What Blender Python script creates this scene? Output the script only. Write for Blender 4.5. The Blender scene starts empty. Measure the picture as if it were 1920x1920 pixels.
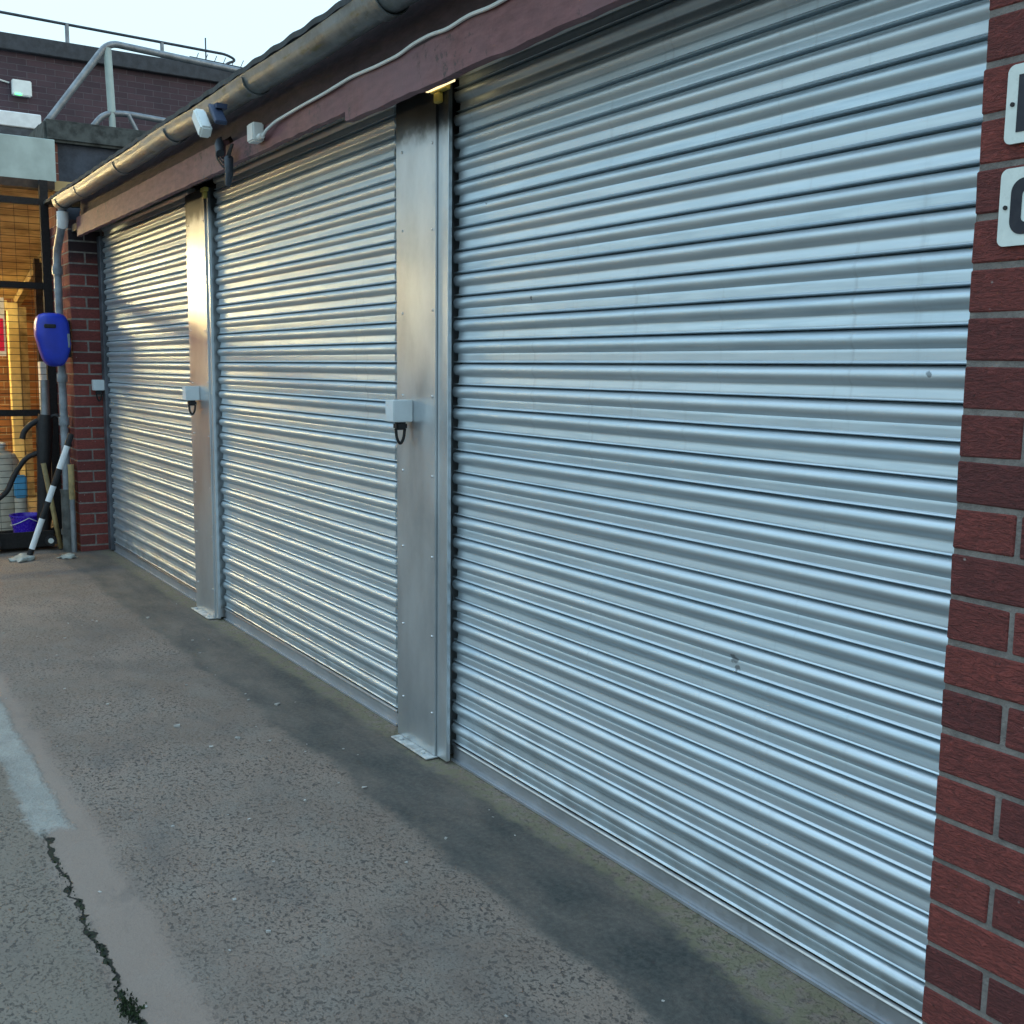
import bpy, bmesh, math, random
from mathutils import Vector, Matrix
random.seed(7)
R = math.radians
SC = bpy.context.scene
COL = SC.collection

# ------------------------------------------------------------------ camera
cam_d = bpy.data.cameras.new('camera'); cam = bpy.data.objects.new('camera', cam_d); COL.objects.link(cam)
cam_d.sensor_width = 36; cam_d.lens = 36*2010.75/1920
cam_d.clip_start = 0.05; cam_d.clip_end = 400
YAW, PITCH, ROLL = R(56.8425), R(7.611), R(0.6532)
fw = Vector((-math.sin(YAW)*math.cos(PITCH), math.cos(YAW)*math.cos(PITCH), -math.sin(PITCH)))
r0 = Vector((math.cos(YAW), math.sin(YAW), 0)); u0 = r0.cross(fw)
rr = math.cos(ROLL)*r0 + math.sin(ROLL)*u0; uu = -math.sin(ROLL)*r0 + math.cos(ROLL)*u0
m = Matrix((rr, uu, -fw)).transposed().to_4x4(); m.translation = Vector((0, -1.8623, 1.405))
cam.matrix_world = m
SC.camera = cam

# ------------------------------------------------------------------ sky, sun, exposure
SUN_EL, SUN_ROT = R(16), R(60)
w = bpy.data.worlds.new('World'); SC.world = w; w.use_nodes = True
nt = w.node_tree; nt.nodes.clear()
out = nt.nodes.new('ShaderNodeOutputWorld')
sky = nt.nodes.new('ShaderNodeTexSky'); sky.sky_type = 'NISHITA'; sky.sun_disc = False
sky.sun_elevation = SUN_EL; sky.sun_rotation = SUN_ROT; sky.air_density = 1.6; sky.dust_density = 3.0; sky.ozone_density = 3.0
bg = nt.nodes.new('ShaderNodeBackground'); bg.inputs[1].default_value = 0.05
nt.links.new(sky.outputs[0], bg.inputs[0])
# the even blue-white cloud sheet of an overcast dusk, over the sky's own gradient
cl = nt.nodes.new('ShaderNodeBackground'); cl.inputs[1].default_value = 1.0
tc = nt.nodes.new('ShaderNodeTexCoord'); sx = nt.nodes.new('ShaderNodeSeparateXYZ'); nt.links.new(tc.outputs['Generated'], sx.inputs[0])
rp = nt.nodes.new('ShaderNodeValToRGB'); nt.links.new(sx.outputs[2], rp.inputs[0]); nt.links.new(rp.outputs[0], cl.inputs[0])
rp.color_ramp.elements[0].position = 0.0; rp.color_ramp.elements[0].color = (0.70, 0.90, 1.0, 1)
rp.color_ramp.elements[1].position = 0.9; rp.color_ramp.elements[1].color = (0.56, 0.94, 1.30, 1)
e_ = rp.color_ramp.elements.new(0.30); e_.color = (0.78, 1.06, 1.20, 1)
ad = nt.nodes.new('ShaderNodeAddShader')
nt.links.new(bg.outputs[0], ad.inputs[0]); nt.links.new(cl.outputs[0], ad.inputs[1]); nt.links.new(ad.outputs[0], out.inputs[0])
sl = bpy.data.lights.new('sun', 'SUN'); sl.energy = 0.5; sl.angle = R(25); sl.color = (0.86, 0.93, 1.0)
so = bpy.data.objects.new('sun', sl); COL.objects.link(so)
so.rotation_euler = Vector((0.25, 0.45, -1.0)).to_track_quat('-Z', 'Y').to_euler()
SC.view_settings.view_transform = 'Standard'; SC.view_settings.look = 'None'
SC.view_settings.exposure = 0.0; SC.view_settings.gamma = 1.0

# ------------------------------------------------------------------ shader helpers
class NB:
    """small node-tree writer"""
    def __init__(s, name):
        s.m = bpy.data.materials.new(name); s.m.use_nodes = True; s.t = s.m.node_tree
        s.b = s.t.nodes['Principled BSDF']
        s.co = s.t.nodes.new('ShaderNodeNewGeometry').outputs['Position']
    def n(s, typ, **kw):
        nd = s.t.nodes.new(typ)
        for k, v in kw.items(): setattr(nd, k, v)
        return nd
    def put(s, sock, v):
        if hasattr(v, 'is_linked') or isinstance(v, bpy.types.NodeSocket): s.t.links.new(v, sock)
        else: sock.default_value = v
    def math(s, op, a, b=0.0, c=0.0, clamp=False):
        nd = s.n('ShaderNodeMath', operation=op, use_clamp=clamp)
        s.put(nd.inputs[0], a); s.put(nd.inputs[1], b); s.put(nd.inputs[2], c)
        return nd.outputs[0]
    def ss(s, v, lo, hi):
        nd = s.n('ShaderNodeMapRange', interpolation_type='SMOOTHSTEP'); nd.clamp = True
        s.put(nd.inputs[0], v); nd.inputs[1].default_value = lo; nd.inputs[2].default_value = hi
        return nd.outputs[0]
    def lin(s, v, lo, hi, a, b):
        nd = s.n('ShaderNodeMapRange'); s.put(nd.inputs[0], v)
        for i, q in enumerate((lo, hi, a, b)): nd.inputs[i+1].default_value = q
        return nd.outputs[0]
    def scale(s, vec, xyz, loc=(0, 0, 0)):
        nd = s.n('ShaderNodeMapping'); s.put(nd.inputs[0], vec); nd.inputs[3].default_value = xyz; nd.inputs[1].default_value = loc
        return nd.outputs[0]
    def noise(s, vec, sc=5, det=4, rough=.55, dist=0):
        nd = s.n('ShaderNodeTexNoise'); s.put(nd.inputs['Vector'], vec)
        nd.inputs['Scale'].default_value = sc; nd.inputs['Detail'].default_value = det
        nd.inputs['Roughness'].default_value = rough; nd.inputs['Distortion'].default_value = dist
        return nd.outputs[0]
    def voro(s, vec, sc=5, feat='F1', rnd=1.0):
        nd = s.n('ShaderNodeTexVoronoi', feature=feat); s.put(nd.inputs['Vector'], vec)
        nd.inputs['Scale'].default_value = sc; nd.inputs['Randomness'].default_value = rnd
        return nd.outputs['Distance']
    def mix(s, f, a, b, mode='MIX'):
        nd = s.n('ShaderNodeMix', data_type='RGBA', blend_type=mode)
        s.put(nd.inputs[0], f)
        for i, v in ((6, a), (7, b)):
            if isinstance(v, tuple): nd.inputs[i].default_value = (*v[:3], 1)
            else: s.put(nd.inputs[i], v)
        return nd.outputs[2]
    def xyz(s, v):
        nd = s.n('ShaderNodeSeparateXYZ'); s.put(nd.inputs[0], v); return nd.outputs
    def bump(s, h, dist=.003, strength=1.0, normal=None):
        nd = s.n('ShaderNodeBump'); s.put(nd.inputs['Height'], h)
        nd.inputs['Distance'].default_value = dist; nd.inputs['Strength'].default_value = strength
        if normal is not None: s.put(nd.inputs['Normal'], normal)
        s.put(s.b.inputs['Normal'], nd.outputs[0]); return nd.outputs[0]
    def set(s, color=None, rough=None, metal=None, **kw):
        if color is not None:
            if isinstance(color, tuple): s.b.inputs['Base Color'].default_value = (*color[:3], 1)
            else: s.put(s.b.inputs['Base Color'], color)
        if rough is not None: s.put(s.b.inputs['Roughness'], rough)
        if metal is not None: s.b.inputs['Metallic'].default_value = metal
        for k, v in kw.items(): s.put(s.b.inputs[k], v)
        return s.m

MAT = {}
def plain(name, col, rough=.5, metal=0, var=.15, nsc=12, bump=0.0006, bsc=60):
    b = NB(name)
    n1 = b.noise(b.co, nsc, 5); n2 = b.noise(b.co, bsc, 4)
    dark = tuple(c*(1-var*1.6) for c in col); lite = tuple(min(1, c*(1+var)) for c in col)
    b.set(b.mix(b.ss(n1, .3, .7), dark, lite), b.lin(n2, .3, .7, max(.03, rough-.08), min(1, rough+.1)), metal)
    if bump: b.bump(n2, bump)
    MAT[name] = b.m; return b.m

# shutter slats: dull galvanised steel, faint lengthways drawing lines, slight waviness
b = NB('galvanised_slat')
st = b.scale(b.co, (1.0, 14, 14)); n1 = b.noise(st, 6, 3); n2 = b.noise(b.co, 3.0, 3); n3 = b.noise(b.scale(b.co, (14, 60, 60)), 3, 5, .7)
col = b.mix(b.ss(n1, .3, .75), (0.48, 0.58, 0.64), (0.60, 0.70, 0.755))
isl = b.t.nodes.new('ShaderNodeNewGeometry').outputs['Random Per Island']
col = b.mix(b.lin(isl, 0, 1, 0, .5), col, (0.60, 0.65, 0.68))
smut = b.ss(n3, .66, .78)
col = b.mix(b.math('MULTIPLY', smut, .35), col, (.25, .26, .27))
x, y, z = b.xyz(b.co)[:3]
grime = b.math('MULTIPLY', b.lin(z, 0.0, .35, .55, 0), b.ss(b.noise(b.co, 9, 6), .35, .7))
col = b.mix(grime, col, (.2, .2, .19))
for (px_, pz_, r_) in ((-1.845, .705, .016), (-1.835, .685, .010), (-1.34, 1.405, .007), (-2.75, 1.62, .006), (-3.02, 1.93, .006)):
    dx_ = b.math('ADD', x, -px_); dz_ = b.math('ADD', z, -pz_)
    dd = b.math('SQRT', b.math('ADD', b.math('MULTIPLY', dx_, dx_), b.math('MULTIPLY', dz_, dz_)))
    dd = b.math('ADD', dd, b.math('MULTIPLY', b.math('SUBTRACT', b.noise(b.co, 90, 2), .5), .02))
    col = b.mix(b.math('MULTIPLY', b.ss(dd, r_, r_*.5), .7), col, (.10, .11, .12))
drip = b.ss(b.noise(b.scale(b.co, (22, 1, .7)), 1.5, 3), .60, .76)
col = b.mix(b.math('MULTIPLY', drip, .22), col, (.34, .36, .37))
b.set(col, b.math('ADD', b.lin(n2, .3, .7, .42, .50), b.math('MULTIPLY', drip, .12)), .80)
b.bump(b.math('ADD', b.math('MULTIPLY', n1, .15), b.math('MULTIPLY', n2, 3.0)), .0012, .45)
MAT['slat'] = b.m

# flat galvanised cover plates: spangle, streaks, soot at the head
b = NB('galvanised_plate')
v = b.n('ShaderNodeTexVoronoi'); b.put(v.inputs['Vector'], b.co); v.inputs['Scale'].default_value = 55
sp = b.xyz(v.outputs['Color'])[0]
n1 = b.noise(b.scale(b.co, (1, 1, .35)), 7, 5, .6); n2 = b.noise(b.co, 3, 3)
col = b.mix(b.ss(n1, .3, .7), (.50, .545, .575), (.62, .67, .70))
col = b.mix(b.lin(sp, 0, 1, 0, .12), col, (.72, .74, .76))
x, y, z = b.xyz(b.co)[:3]
soot_shade = b.ss(b.math('ADD', b.lin(z, 2.08, 2.32, -.25, .9), b.math('MULTIPLY', b.noise(b.co, 13, 4), .7)), .45, .85)
col = b.mix(b.math('MULTIPLY', soot_shade, .85), col, (.03, .035, .035))
foot = b.math('MULTIPLY', b.lin(z, 0, .28, .8, 0), b.ss(b.noise(b.co, 16, 5), .42, .62))
col = b.mix(foot, col, (.60, .64, .64))
b.set(col, b.lin(n1, .3, .7, .27, .39), .80)
b.bump(b.math('ADD', n2, b.math('MULTIPLY', sp, .02)), .004, .5)
MAT['plate'] = b.m

plain('bottom_rail_metal', (.46, .49, .53), .5, .85, .06, 6)
plain('lip_aluminium', (.62, .64, .66), .35, 1, .08)
plain('guide_dark', (.12, .135, .16), .5, .6, .25, 10)
plain('channel_dark', (.05, .055, .06), .6, .6, .2)
plain('foot_plate_metal', (.55, .58, .58), .5, .55, .22, 22)
plain('screw_metal', (.75, .76, .76), .3, 1, .05)
plain('lock_box_paint', (.60, .66, .68), .42, 0, .05, 8)
plain('black_rubber', (.008, .008, .010), .6, 0, .2)
plain('black_paint', (.010, .008, .008), .85, 0, .2)
plain('yellow_plastic', (.62, .50, .12), .4, 0, .1)
plain('white_plastic', (.72, .76, .74), .45, 0, .05, 9)
plain('blue_plastic', (.012, .035, .42), .38, 0, .1, 9)
plain('blue_tint_metal', (.03, .045, .09), .5, .2, .1)
plain('grey_pipe', (.22, .25, .28), .45, 0, .25, 10)
plain('dirty_iron', (.10, .105, .10), .65, .1, .3, 14, .0015)
plain('tube_galv', (.24, .26, .28), .5, .6, .15)
plain('dark_tube', (.05, .06, .075), .55, .3, .2)
plain('white_paint', (.74, .77, .79), .5, 0, .06)
plain('pale_panel', (.36, .44, .42), .55, 0, .1, 5)
plain('coping_concrete', (.055, .062, .06), .85, 0, .35, 16, .003, 40)
plain('dark_render', (.045, .055, .075), .85, 0, .25, 6, .002, 70)
plain('parapet_cap', (.035, .04, .05), .7, 0, .2)
plain('yellow_paint', (.80, .66, .30), .55, 0, .08)
plain('purple_plastic', (.05, .02, .42), .25, 0, .1)
plain('cyan_plastic', (.10, .38, .62), .4, 0, .08)
plain('sign_white', (.80, .80, .80), .4, 0, .03)
plain('sign_red', (.72, .02, .09), .4, 0, .03)
plain('letter_black', (.008, .010, .02), .6, 0, .05)
plain('enamel_cream', (.66, .72, .68), .3, 0, .05, 20)
plain('old_wood', (.34, .26, .12), .7, 0, .3, 9)
plain('brown_wood', (.05, .03, .02), .8, 0, .3, 9)
plain('rag_cloth', (.36, .38, .35), .9, 0, .15, 20, .004, 30)
plain('interior_dark', (.02, .02, .02), .9, 0, .1)
plain('roof_felt', (.035, .045, .05), .85, 0, .25, 8, .003, 30)
plain('cream_panel', (.55, .50, .40), .6, 0, .1)
plain('wire_black', (.01, .01, .012), .5, 0, .1)

# maroon painted timber
b = NB('maroon_paint')
n1 = b.noise(b.scale(b.co, (2, 8, 8)), 5, 6, .65); n2 = b.noise(b.co, 34, 5, .7); n3 = b.noise(b.scale(b.co, (1, 1, 1)), 2.1, 4)
col = b.mix(b.ss(n1, .3, .7), (.125, .044, .048), (.205, .080, .086))
col = b.mix(b.math('MULTIPLY', b.ss(n3, .4, .7), .6), col, (.17, .095, .115))
col = b.mix(b.ss(b.math('ADD', b.math('MULTIPLY', n2, .6), b.math('MULTIPLY', b.noise(b.co, 4, 4), .5)), .60, .70), col, (.05, .03, .03))
b.set(col, .62); b.bump(n2, .002); MAT['maroon'] = b.m
b = NB('maroon_shadow_board')  # shaded copy of the maroon: recess shadow put into the colour
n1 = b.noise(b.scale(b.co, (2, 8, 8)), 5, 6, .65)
b.set(b.mix(b.ss(n1, .3, .7), (.03, .018, .022), (.062, .034, .042)), .8); b.bump(n1, .003); MAT['maroon_shaded'] = b.m

# old cast iron gutter
b = NB('gutter_iron')
n1 = b.noise(b.co, 9, 6, .65); n2 = b.noise(b.co, 60, 4)
col = b.mix(b.ss(n1, .3, .7), (.10, .12, .125), (.21, .24, .25))
col = b.mix(b.ss(b.noise(b.scale(b.co, (3, 12, 12)), 3, 5), .58, .72), col, (.10, .11, .06))
b.set(col, b.lin(n1, .3, .7, .38, .55), .25); b.bump(b.math('ADD', n2, n1), .0015); MAT['gutter'] = b.m

# bricks as geometry, a colour for each
b = NB('red_brick')
isl = b.t.nodes.new('ShaderNodeNewGeometry').outputs['Random Per Island']
w1 = b.noise(b.scale(b.co, (9, 9, 30)), 4, 6, .65, 1.8); w2 = b.noise(b.co, 110, 5, .7)
col = b.mix(isl, (.17, .042, .040), (.34, .075, .060))
col = b.mix(b.ss(w1, .35, .65), b.mix(.5, col, (.05, .018, .02)), col)
col = b.mix(b.ss(w2, .60, .72), col, (.05, .02, .02))
col = b.mix(b.ss(b.voro(b.co, 17), .07, .03), col, (.40, .34, .32))
x, y, z = b.xyz(b.co)[:3]
soot_shade = b.math('MULTIPLY', b.ss(b.math('ADD', b.lin(z, 1.95, 2.35, -.2, .8), b.math('MULTIPLY', b.noise(b.co, 5, 4), .6)), .35, .75), b.ss(x, -8.46, -8.44))  # grime plus shade under the beam, both painted into the brick colour
soot_shade = b.math('MULTIPLY', soot_shade, b.ss(x, -8.3, -8.4))
col = b.mix(b.math('MULTIPLY', soot_shade, .85), col, (.012, .014, .02))
b.set(col, .85); b.bump(b.math('ADD', b.math('MULTIPLY', w1, 1.8), w2), .008, 1.0); MAT['brick'] = b.m
b = NB('mortar')
w1 = b.noise(b.co, 30, 5, .7); w2 = b.noise(b.co, 200, 4, .7)
b.set(b.mix(b.ss(w1, .3, .7), (.15, .135, .125), (.26, .235, .215)), .95); b.bump(w2, .004); MAT['mortar'] = b.m

def brick_wall_mat(name, c1, c2, mort, bw=.235, rh=.0805, msz=.010, axis='y', shift=0):
    b = NB(name); x, y, z = b.xyz(b.co)[:3]
    cb = b.n('ShaderNodeCombineXYZ'); b.put(cb.inputs[0], b.math('ADD', y if axis == 'y' else x, shift)); b.put(cb.inputs[1], z)
    t = b.n('ShaderNodeTexBrick'); b.put(t.inputs['Vector'], cb.outputs[0])
    t.inputs['Color1'].default_value = (*c1, 1); t.inputs['Color2'].default_value = (*c2, 1); t.inputs['Mortar'].default_value = (*mort, 1)
    t.inputs['Scale'].default_value = 1; t.inputs['Mortar Size'].default_value = msz/2; t.inputs['Brick Width'].default_value = bw; t.inputs['Row Height'].default_value = rh
    t.inputs['Mortar Smooth'].default_value = .3
    n1 = b.noise(b.co, 4, 5); n2 = b.noise(b.co, 45, 4)
    col = b.mix(b.ss(n1, .25, .75), b.mix(.35, t.outputs[0], (.03, .025, .03)), t.outputs[0])
    b.set(col, .88); b.bump(b.math('SUBTRACT', b.math('MULTIPLY', n2, .4), t.outputs['Fac']), .006); MAT[name] = b.m
brick_wall_mat('far_brick', (.060, .036, .048), (.085, .05, .062), (.13, .11, .125))
brick_wall_mat('yard_brick', (.30, .13, .055), (.42, .19, .07), (.50, .40, .26))
brick_wall_mat('pillar_brick', (.16, .055, .045), (.22, .08, .055), (.30, .25, .22), axis='x')

# sloping boarded ceiling of the fenced yard
b = NB('yard_ceiling')
x, y, z = b.xyz(b.co)[:3]
wv = b.math('FRACT', b.math('MULTIPLY', x, 7.0))
n1 = b.noise(b.scale(b.co, (2, 1.5, 2)), 2.2, 4, .6, .4)
col = b.mix(b.ss(n1, .35, .65), (.42, .30, .14), (.72, .57, .28))
col = b.mix(b.ss(wv, .93, .99), col, (.07, .05, .03))
b.set(col, .8); b.bump(wv, .01); MAT['ceiling'] = b.m

# concrete yard
b = NB('yard_concrete')
x, y, z = b.xyz(b.co)[:3]
nb = b.noise(b.co, 1.3, 5, .6); nm = b.noise(b.co, 7, 5, .6); nf = b.noise(b.co, 60, 5, .7); nx = b.noise(b.co, 220, 3, .7)
col = b.mix(b.ss(nb, .3, .7), (.195, .148, .117), (.292, .226, .180))
col = b.mix(b.math('MULTIPLY', b.ss(nm, .4, .7), .5), col, (.235, .215, .185))
col = b.mix(b.math('MULTIPLY', b.ss(nx, .35, .7), .45), col, (.08, .072, .068))
col = b.mix(b.math('MULTIPLY', b.ss(nf, .5, .72), .35), col, (.32, .27, .235))
# pits left where aggregate has come out
warp = b.n('ShaderNodeVectorMath', operation='ADD'); b.put(warp.inputs[0], b.co)
wn = b.n('ShaderNodeTexNoise'); b.put(wn.inputs['Vector'], b.co); wn.inputs['Scale'].default_value = 40
wsc = b.n('ShaderNodeVectorMath', operation='SCALE'); b.put(wsc.inputs[0], wn.outputs['Color']); wsc.inputs['Scale'].default_value = .02
b.put(warp.inputs[1], wsc.outputs[0])
p1 = b.ss(b.noise(b.scale(b.co, (1, 1.25, 1), (3, 1, 0)), 62, 4, .55, .4), .56, .62)
p2 = b.ss(b.noise(b.scale(b.co, (1, 1.2, 1), (9, 4, 0)), 115, 3, .55, .3), .57, .64)
v1 = b.voro(warp.outputs[0], 30)
pit = b.math('MAXIMUM', b.math('MULTIPLY', p1, b.ss(b.noise(b.co, 5, 3), .36, .5)), b.math('MULTIPLY', p2, .7))
pit = b.math('MAXIMUM', pit, b.math('MULTIPLY', b.ss(v1, .24, .12), b.ss(b.noise(b.co, 9, 3), .48, .58)))
yw = b.math('ADD', y, b.math('MULTIPLY', b.math('SUBTRACT', b.noise(b.co, 3.5, 5, .65), .5), .10))
yj = b.math('ADD', yw, b.math('MULTIPLY', b.math('SUBTRACT', b.noise(b.co, 34, 4, .7), .5), .035))
margin = b.math('MULTIPLY', b.ss(yw, -1.38, -1.33), b.ss(yw, -1.17, -1.24))      # trowelled edge of the slab
patchy = b.lin(nb, .35, .65, .55, 1.0)
keep = b.math('MULTIPLY', b.math('SUBTRACT', 1.0, b.math('MULTIPLY', margin, .9)), patchy)
yb = b.math('ADD', yw, b.math('MULTIPLY', b.math('SUBTRACT', b.noise(b.co, 2.2, 3, .5), .5), .13))
yb = b.math('ADD', yb, b.math('MULTIPLY', b.math('SUBTRACT', b.noise(b.co, 22, 5, .7), .5), .07))
yi = b.math('ADD', b.math('ADD', yw, b.math('MULTIPLY', b.ss(x, -2.1, -1.35), .11)), b.math('MULTIPLY', b.math('SUBTRACT', b.noise(b.co, 18, 5, .7), .5), .07))
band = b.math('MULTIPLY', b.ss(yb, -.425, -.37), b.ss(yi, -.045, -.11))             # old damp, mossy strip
keep = b.math('MULTIPLY', keep, b.math('SUBTRACT', 1.0, b.math('MULTIPLY', band, .75)))
pit = b.math('MULTIPLY', pit, keep)
col = b.mix(b.math('MULTIPLY', margin, .6), col, (.30, .232, .192))
left = b.ss(yw, -1.36, -1.40)
col = b.mix(b.math('MULTIPLY', left, .6), col, (.190, .165, .130))
col = b.mix(b.math('MULTIPLY', pit, .85), col, (.032, .030, .032))
st_ = b.ss(b.noise(b.scale(b.co, (.8, 1.6, 1)), 2.4, 6, .65, .6), .50, .68)
col = b.mix(b.math('MULTIPLY', st_, .32), col, (.085, .080, .080))
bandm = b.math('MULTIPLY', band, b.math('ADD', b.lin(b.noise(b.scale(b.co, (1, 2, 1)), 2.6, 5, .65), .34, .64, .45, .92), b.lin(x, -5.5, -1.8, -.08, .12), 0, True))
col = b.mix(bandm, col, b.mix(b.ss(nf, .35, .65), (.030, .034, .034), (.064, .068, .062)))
edge = b.math('MULTIPLY', b.ss(yi, -.12, -.07), b.ss(b.noise(b.co, 26, 5), .35, .6))
col = b.mix(b.math('MULTIPLY', edge, .7), col, (.17, .165, .095))
# mortared length of the joint, then the open joint with moss
xe = b.math('ADD', x, b.math('MULTIPLY', b.math('SUBTRACT', nm, .5), .25))
mx = b.math('MULTIPLY', b.ss(xe, -5.6, -5.3), b.ss(xe, -3.30, -3.36))
half = b.math('ABSOLUTE', b.math('ADD', yj, 1.325))
mort = b.math('MULTIPLY', b.math('MULTIPLY', mx, b.lin(nf, .35, .6, .72, 1.0)), b.ss(half, .068, .040))
col = b.mix(mort, col, b.mix(b.ss(nm, .3, .7), (.28, .28, .255), (.39, .385, .35)))
yc = b.math('ADD', b.math('ADD', y, b.math('MULTIPLY', b.math('SUBTRACT', b.noise(b.scale(b.co, (1, .2, 1)), 6, 2), .5), .07)), b.math('MULTIPLY', b.math('SUBTRACT', b.noise(b.co, 30, 3), .5), .030))
cw = b.math('SUBTRACT', b.math('ABSOLUTE', b.math('ADD', yc, 1.357)), b.math('MULTIPLY', b.ss(b.noise(b.co, 22, 2), .42, .7), .011))
crack = b.math('MULTIPLY', b.ss(xe, -3.36, -3.28), b.ss(cw, .0045, .0005))
col = b.mix(crack, col, b.mix(b.ss(nf, .45, .6), (.006, .007, .005), (.016, .026, .009)))
b.set(col, b.math('SUBTRACT', .9, b.math('MULTIPLY', band, .12)))
h = b.math('ADD', b.math('MULTIPLY', nf, .35), b.math('MULTIPLY', nx, .15))
h = b.math('SUBTRACT', h, b.math('MULTIPLY', pit, .55)); h = b.math('ADD', h, b.math('MULTIPLY', mort, 1.2)); h = b.math('SUBTRACT', h, b.math('MULTIPLY', crack, 3.0))
b.bump(h, .0065, .9)
MAT['concrete'] = b.m

def emit(name, col, s):
    mt = bpy.data.materials.new(name); mt.use_nodes = True; p = mt.node_tree.nodes['Principled BSDF']
    p.inputs['Base Color'].default_value = (*col, 1); p.inputs['Emission Color'].default_value = (*col, 1); p.inputs['Emission Strength'].default_value = s
    MAT[name] = mt
emit('lamp_glass', (1.0, .76, .37), 200)
emit('fill_lamp_glass', (1.0, .72, .28), 560)  # glow of the added fill lamp
emit('flood_glass', (1.0, .72, .38), 60)
emit('strip_glow', (1.0, .80, .42), 1.6)
emit('green_led', (.1, 1.0, .25), 3)

# ------------------------------------------------------------------ mesh helpers
class MB:
    def __init__(s): s.bm = bmesh.new()
    def box(s, x0, x1, y0, y1, z0, z1, jit=0, bev=0, rot=None, seg=1):
        bm2 = bmesh.new()
        vs = [bm2.verts.new((x, y, z)) for x in (x0, x1) for y in (y0, y1) for z in (z0, z1)]
        for f in ((0, 1, 3, 2), (4, 6, 7, 5), (0, 4, 5, 1), (2, 3, 7, 6), (0, 2, 6, 4), (1, 5, 7, 3)): bm2.faces.new([vs[i] for i in f])
        if jit:
            for v in vs: v.co += Vector([random.uniform(-jit, jit) for _ in range(3)])
        if bev: bmesh.ops.bevel(bm2, geom=bm2.edges[:], offset=bev, segments=seg, affect='EDGES')
        if rot:
            c = Vector(((x0+x1)/2, (y0+y1)/2, (z0+z1)/2)); bmesh.ops.rotate(bm2, verts=bm2.verts, cent=c, matrix=rot)
        s.merge(bm2); return s
    def merge(s, bm2):
        bmesh.ops.recalc_face_normals(bm2, faces=bm2.faces)
        me = bpy.data.meshes.new('t'); bm2.to_mesh(me); bm2.free(); s.bm.from_mesh(me); bpy.data.meshes.remove(me)
    def tube(s, pts, r, n=12, caps=True):
        pts = [Vector(p) for p in pts]; rs = r if isinstance(r, (list, tuple)) else [r]*len(pts)
        bm2 = bmesh.new(); rings = []; prev = None
        for i, p in enumerate(pts):
            d = (pts[min(i+1, len(pts)-1)] - pts[max(i-1, 0)]).normalized()
            if prev is None: a = d.orthogonal().normalized()
            else: a = (prev - d*prev.dot(d)).normalized()
            prev = a; bb = d.cross(a)
            rings.append([bm2.verts.new(p + rs[i]*(math.cos(2*math.pi*k/n)*a + math.sin(2*math.pi*k/n)*bb)) for k in range(n)])
        for a, c in zip(rings, rings[1:]):
            for k in range(n): f = bm2.faces.new((a[k], a[(k+1) % n], c[(k+1) % n], c[k])); f.smooth = True
        if caps: bm2.faces.new(rings[0][::-1]); bm2.faces.new(rings[-1])
        s.merge(bm2); return s
    def prism(s, poly, axis, a, b_):
        """poly: list of 2D points, extruded along axis 0/1/2 from a to b_"""
        bm2 = bmesh.new()
        def P(p, t):
            q = list(p); q.insert(axis, t); return q
        A = [bm2.verts.new(P(p, a)) for p in poly]; B = [bm2.verts.new(P(p, b_)) for p in poly]
        n = len(poly)
        for k in range(n): bm2.faces.new((A[k], A[(k+1) % n], B[(k+1) % n], B[k]))
        bm2.faces.new(A[::-1]); bm2.faces.new(B); s.merge(bm2); return s
    def build(s, name, mat, parent=None, smooth=None):
        me = bpy.data.meshes.new(name); s.bm.to_mesh(me); s.bm.free()
        o = bpy.data.objects.new(name, me); COL.objects.link(o); me.materials.append(MAT[mat] if isinstance(mat, str) else mat)
        if smooth is not None:
            for p in me.polygons: p.use_smooth = True
            try: me.set_sharp_from_angle(angle=R(smooth))
            except Exception: pass
        if parent is not None:
            o.parent = parent
            if parent.type == 'EMPTY': o.matrix_parent_inverse = Matrix.Translation(-parent.location)
        return o
def tag(o, label=None, cat=None, group=None, kind=None):
    if label: o['label'] = label
    if cat: o['category'] = cat
    if group: o['group'] = group
    if kind: o['kind'] = kind
    return o
def thing(name, loc, label, cat, group=None):
    o = bpy.data.objects.new(name, None); COL.objects.link(o); o.location = loc; o.empty_display_size = .1
    return tag(o, label, cat, group)
def arc(p0, p1, p2, n=6):
    p0, p1, p2 = map(Vector, (p0, p1, p2)); return [(1-t)**2*p0 + 2*t*(1-t)*p1 + t*t*p2 for t in [i/n for i in range(n+1)]]
def path(pts, r=.05, n=5):
    """round the corners of a polyline"""
    pts = [Vector(p) for p in pts]; o = [pts[0]]
    for a, c, e in zip(pts, pts[1:], pts[2:]):
        d1 = (a-c); d2 = (e-c); k = min(r, d1.length/2.2, d2.length/2.2)
        o += arc(c+d1.normalized()*k, c, c+d2.normalized()*k, n)
    return o+[pts[-1]]

# ------------------------------------------------------------------ setting
bm = bmesh.new(); bmesh.ops.create_grid(bm, x_segments=2, y_segments=2, size=90)
s_ = MB(); s_.bm.free(); s_.bm = bm
tag(s_.build('ground', 'concrete'), kind='structure')

# ------------------------------------------------------------------ garage building
PY = -.22            # front plane of the brick piers
CH = .0802           # brick course
garage = thing('garage_building', (-5, 0, 0), 'low red brick garage with three metal shutters under a maroon beam and gutter', 'garage')

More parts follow.
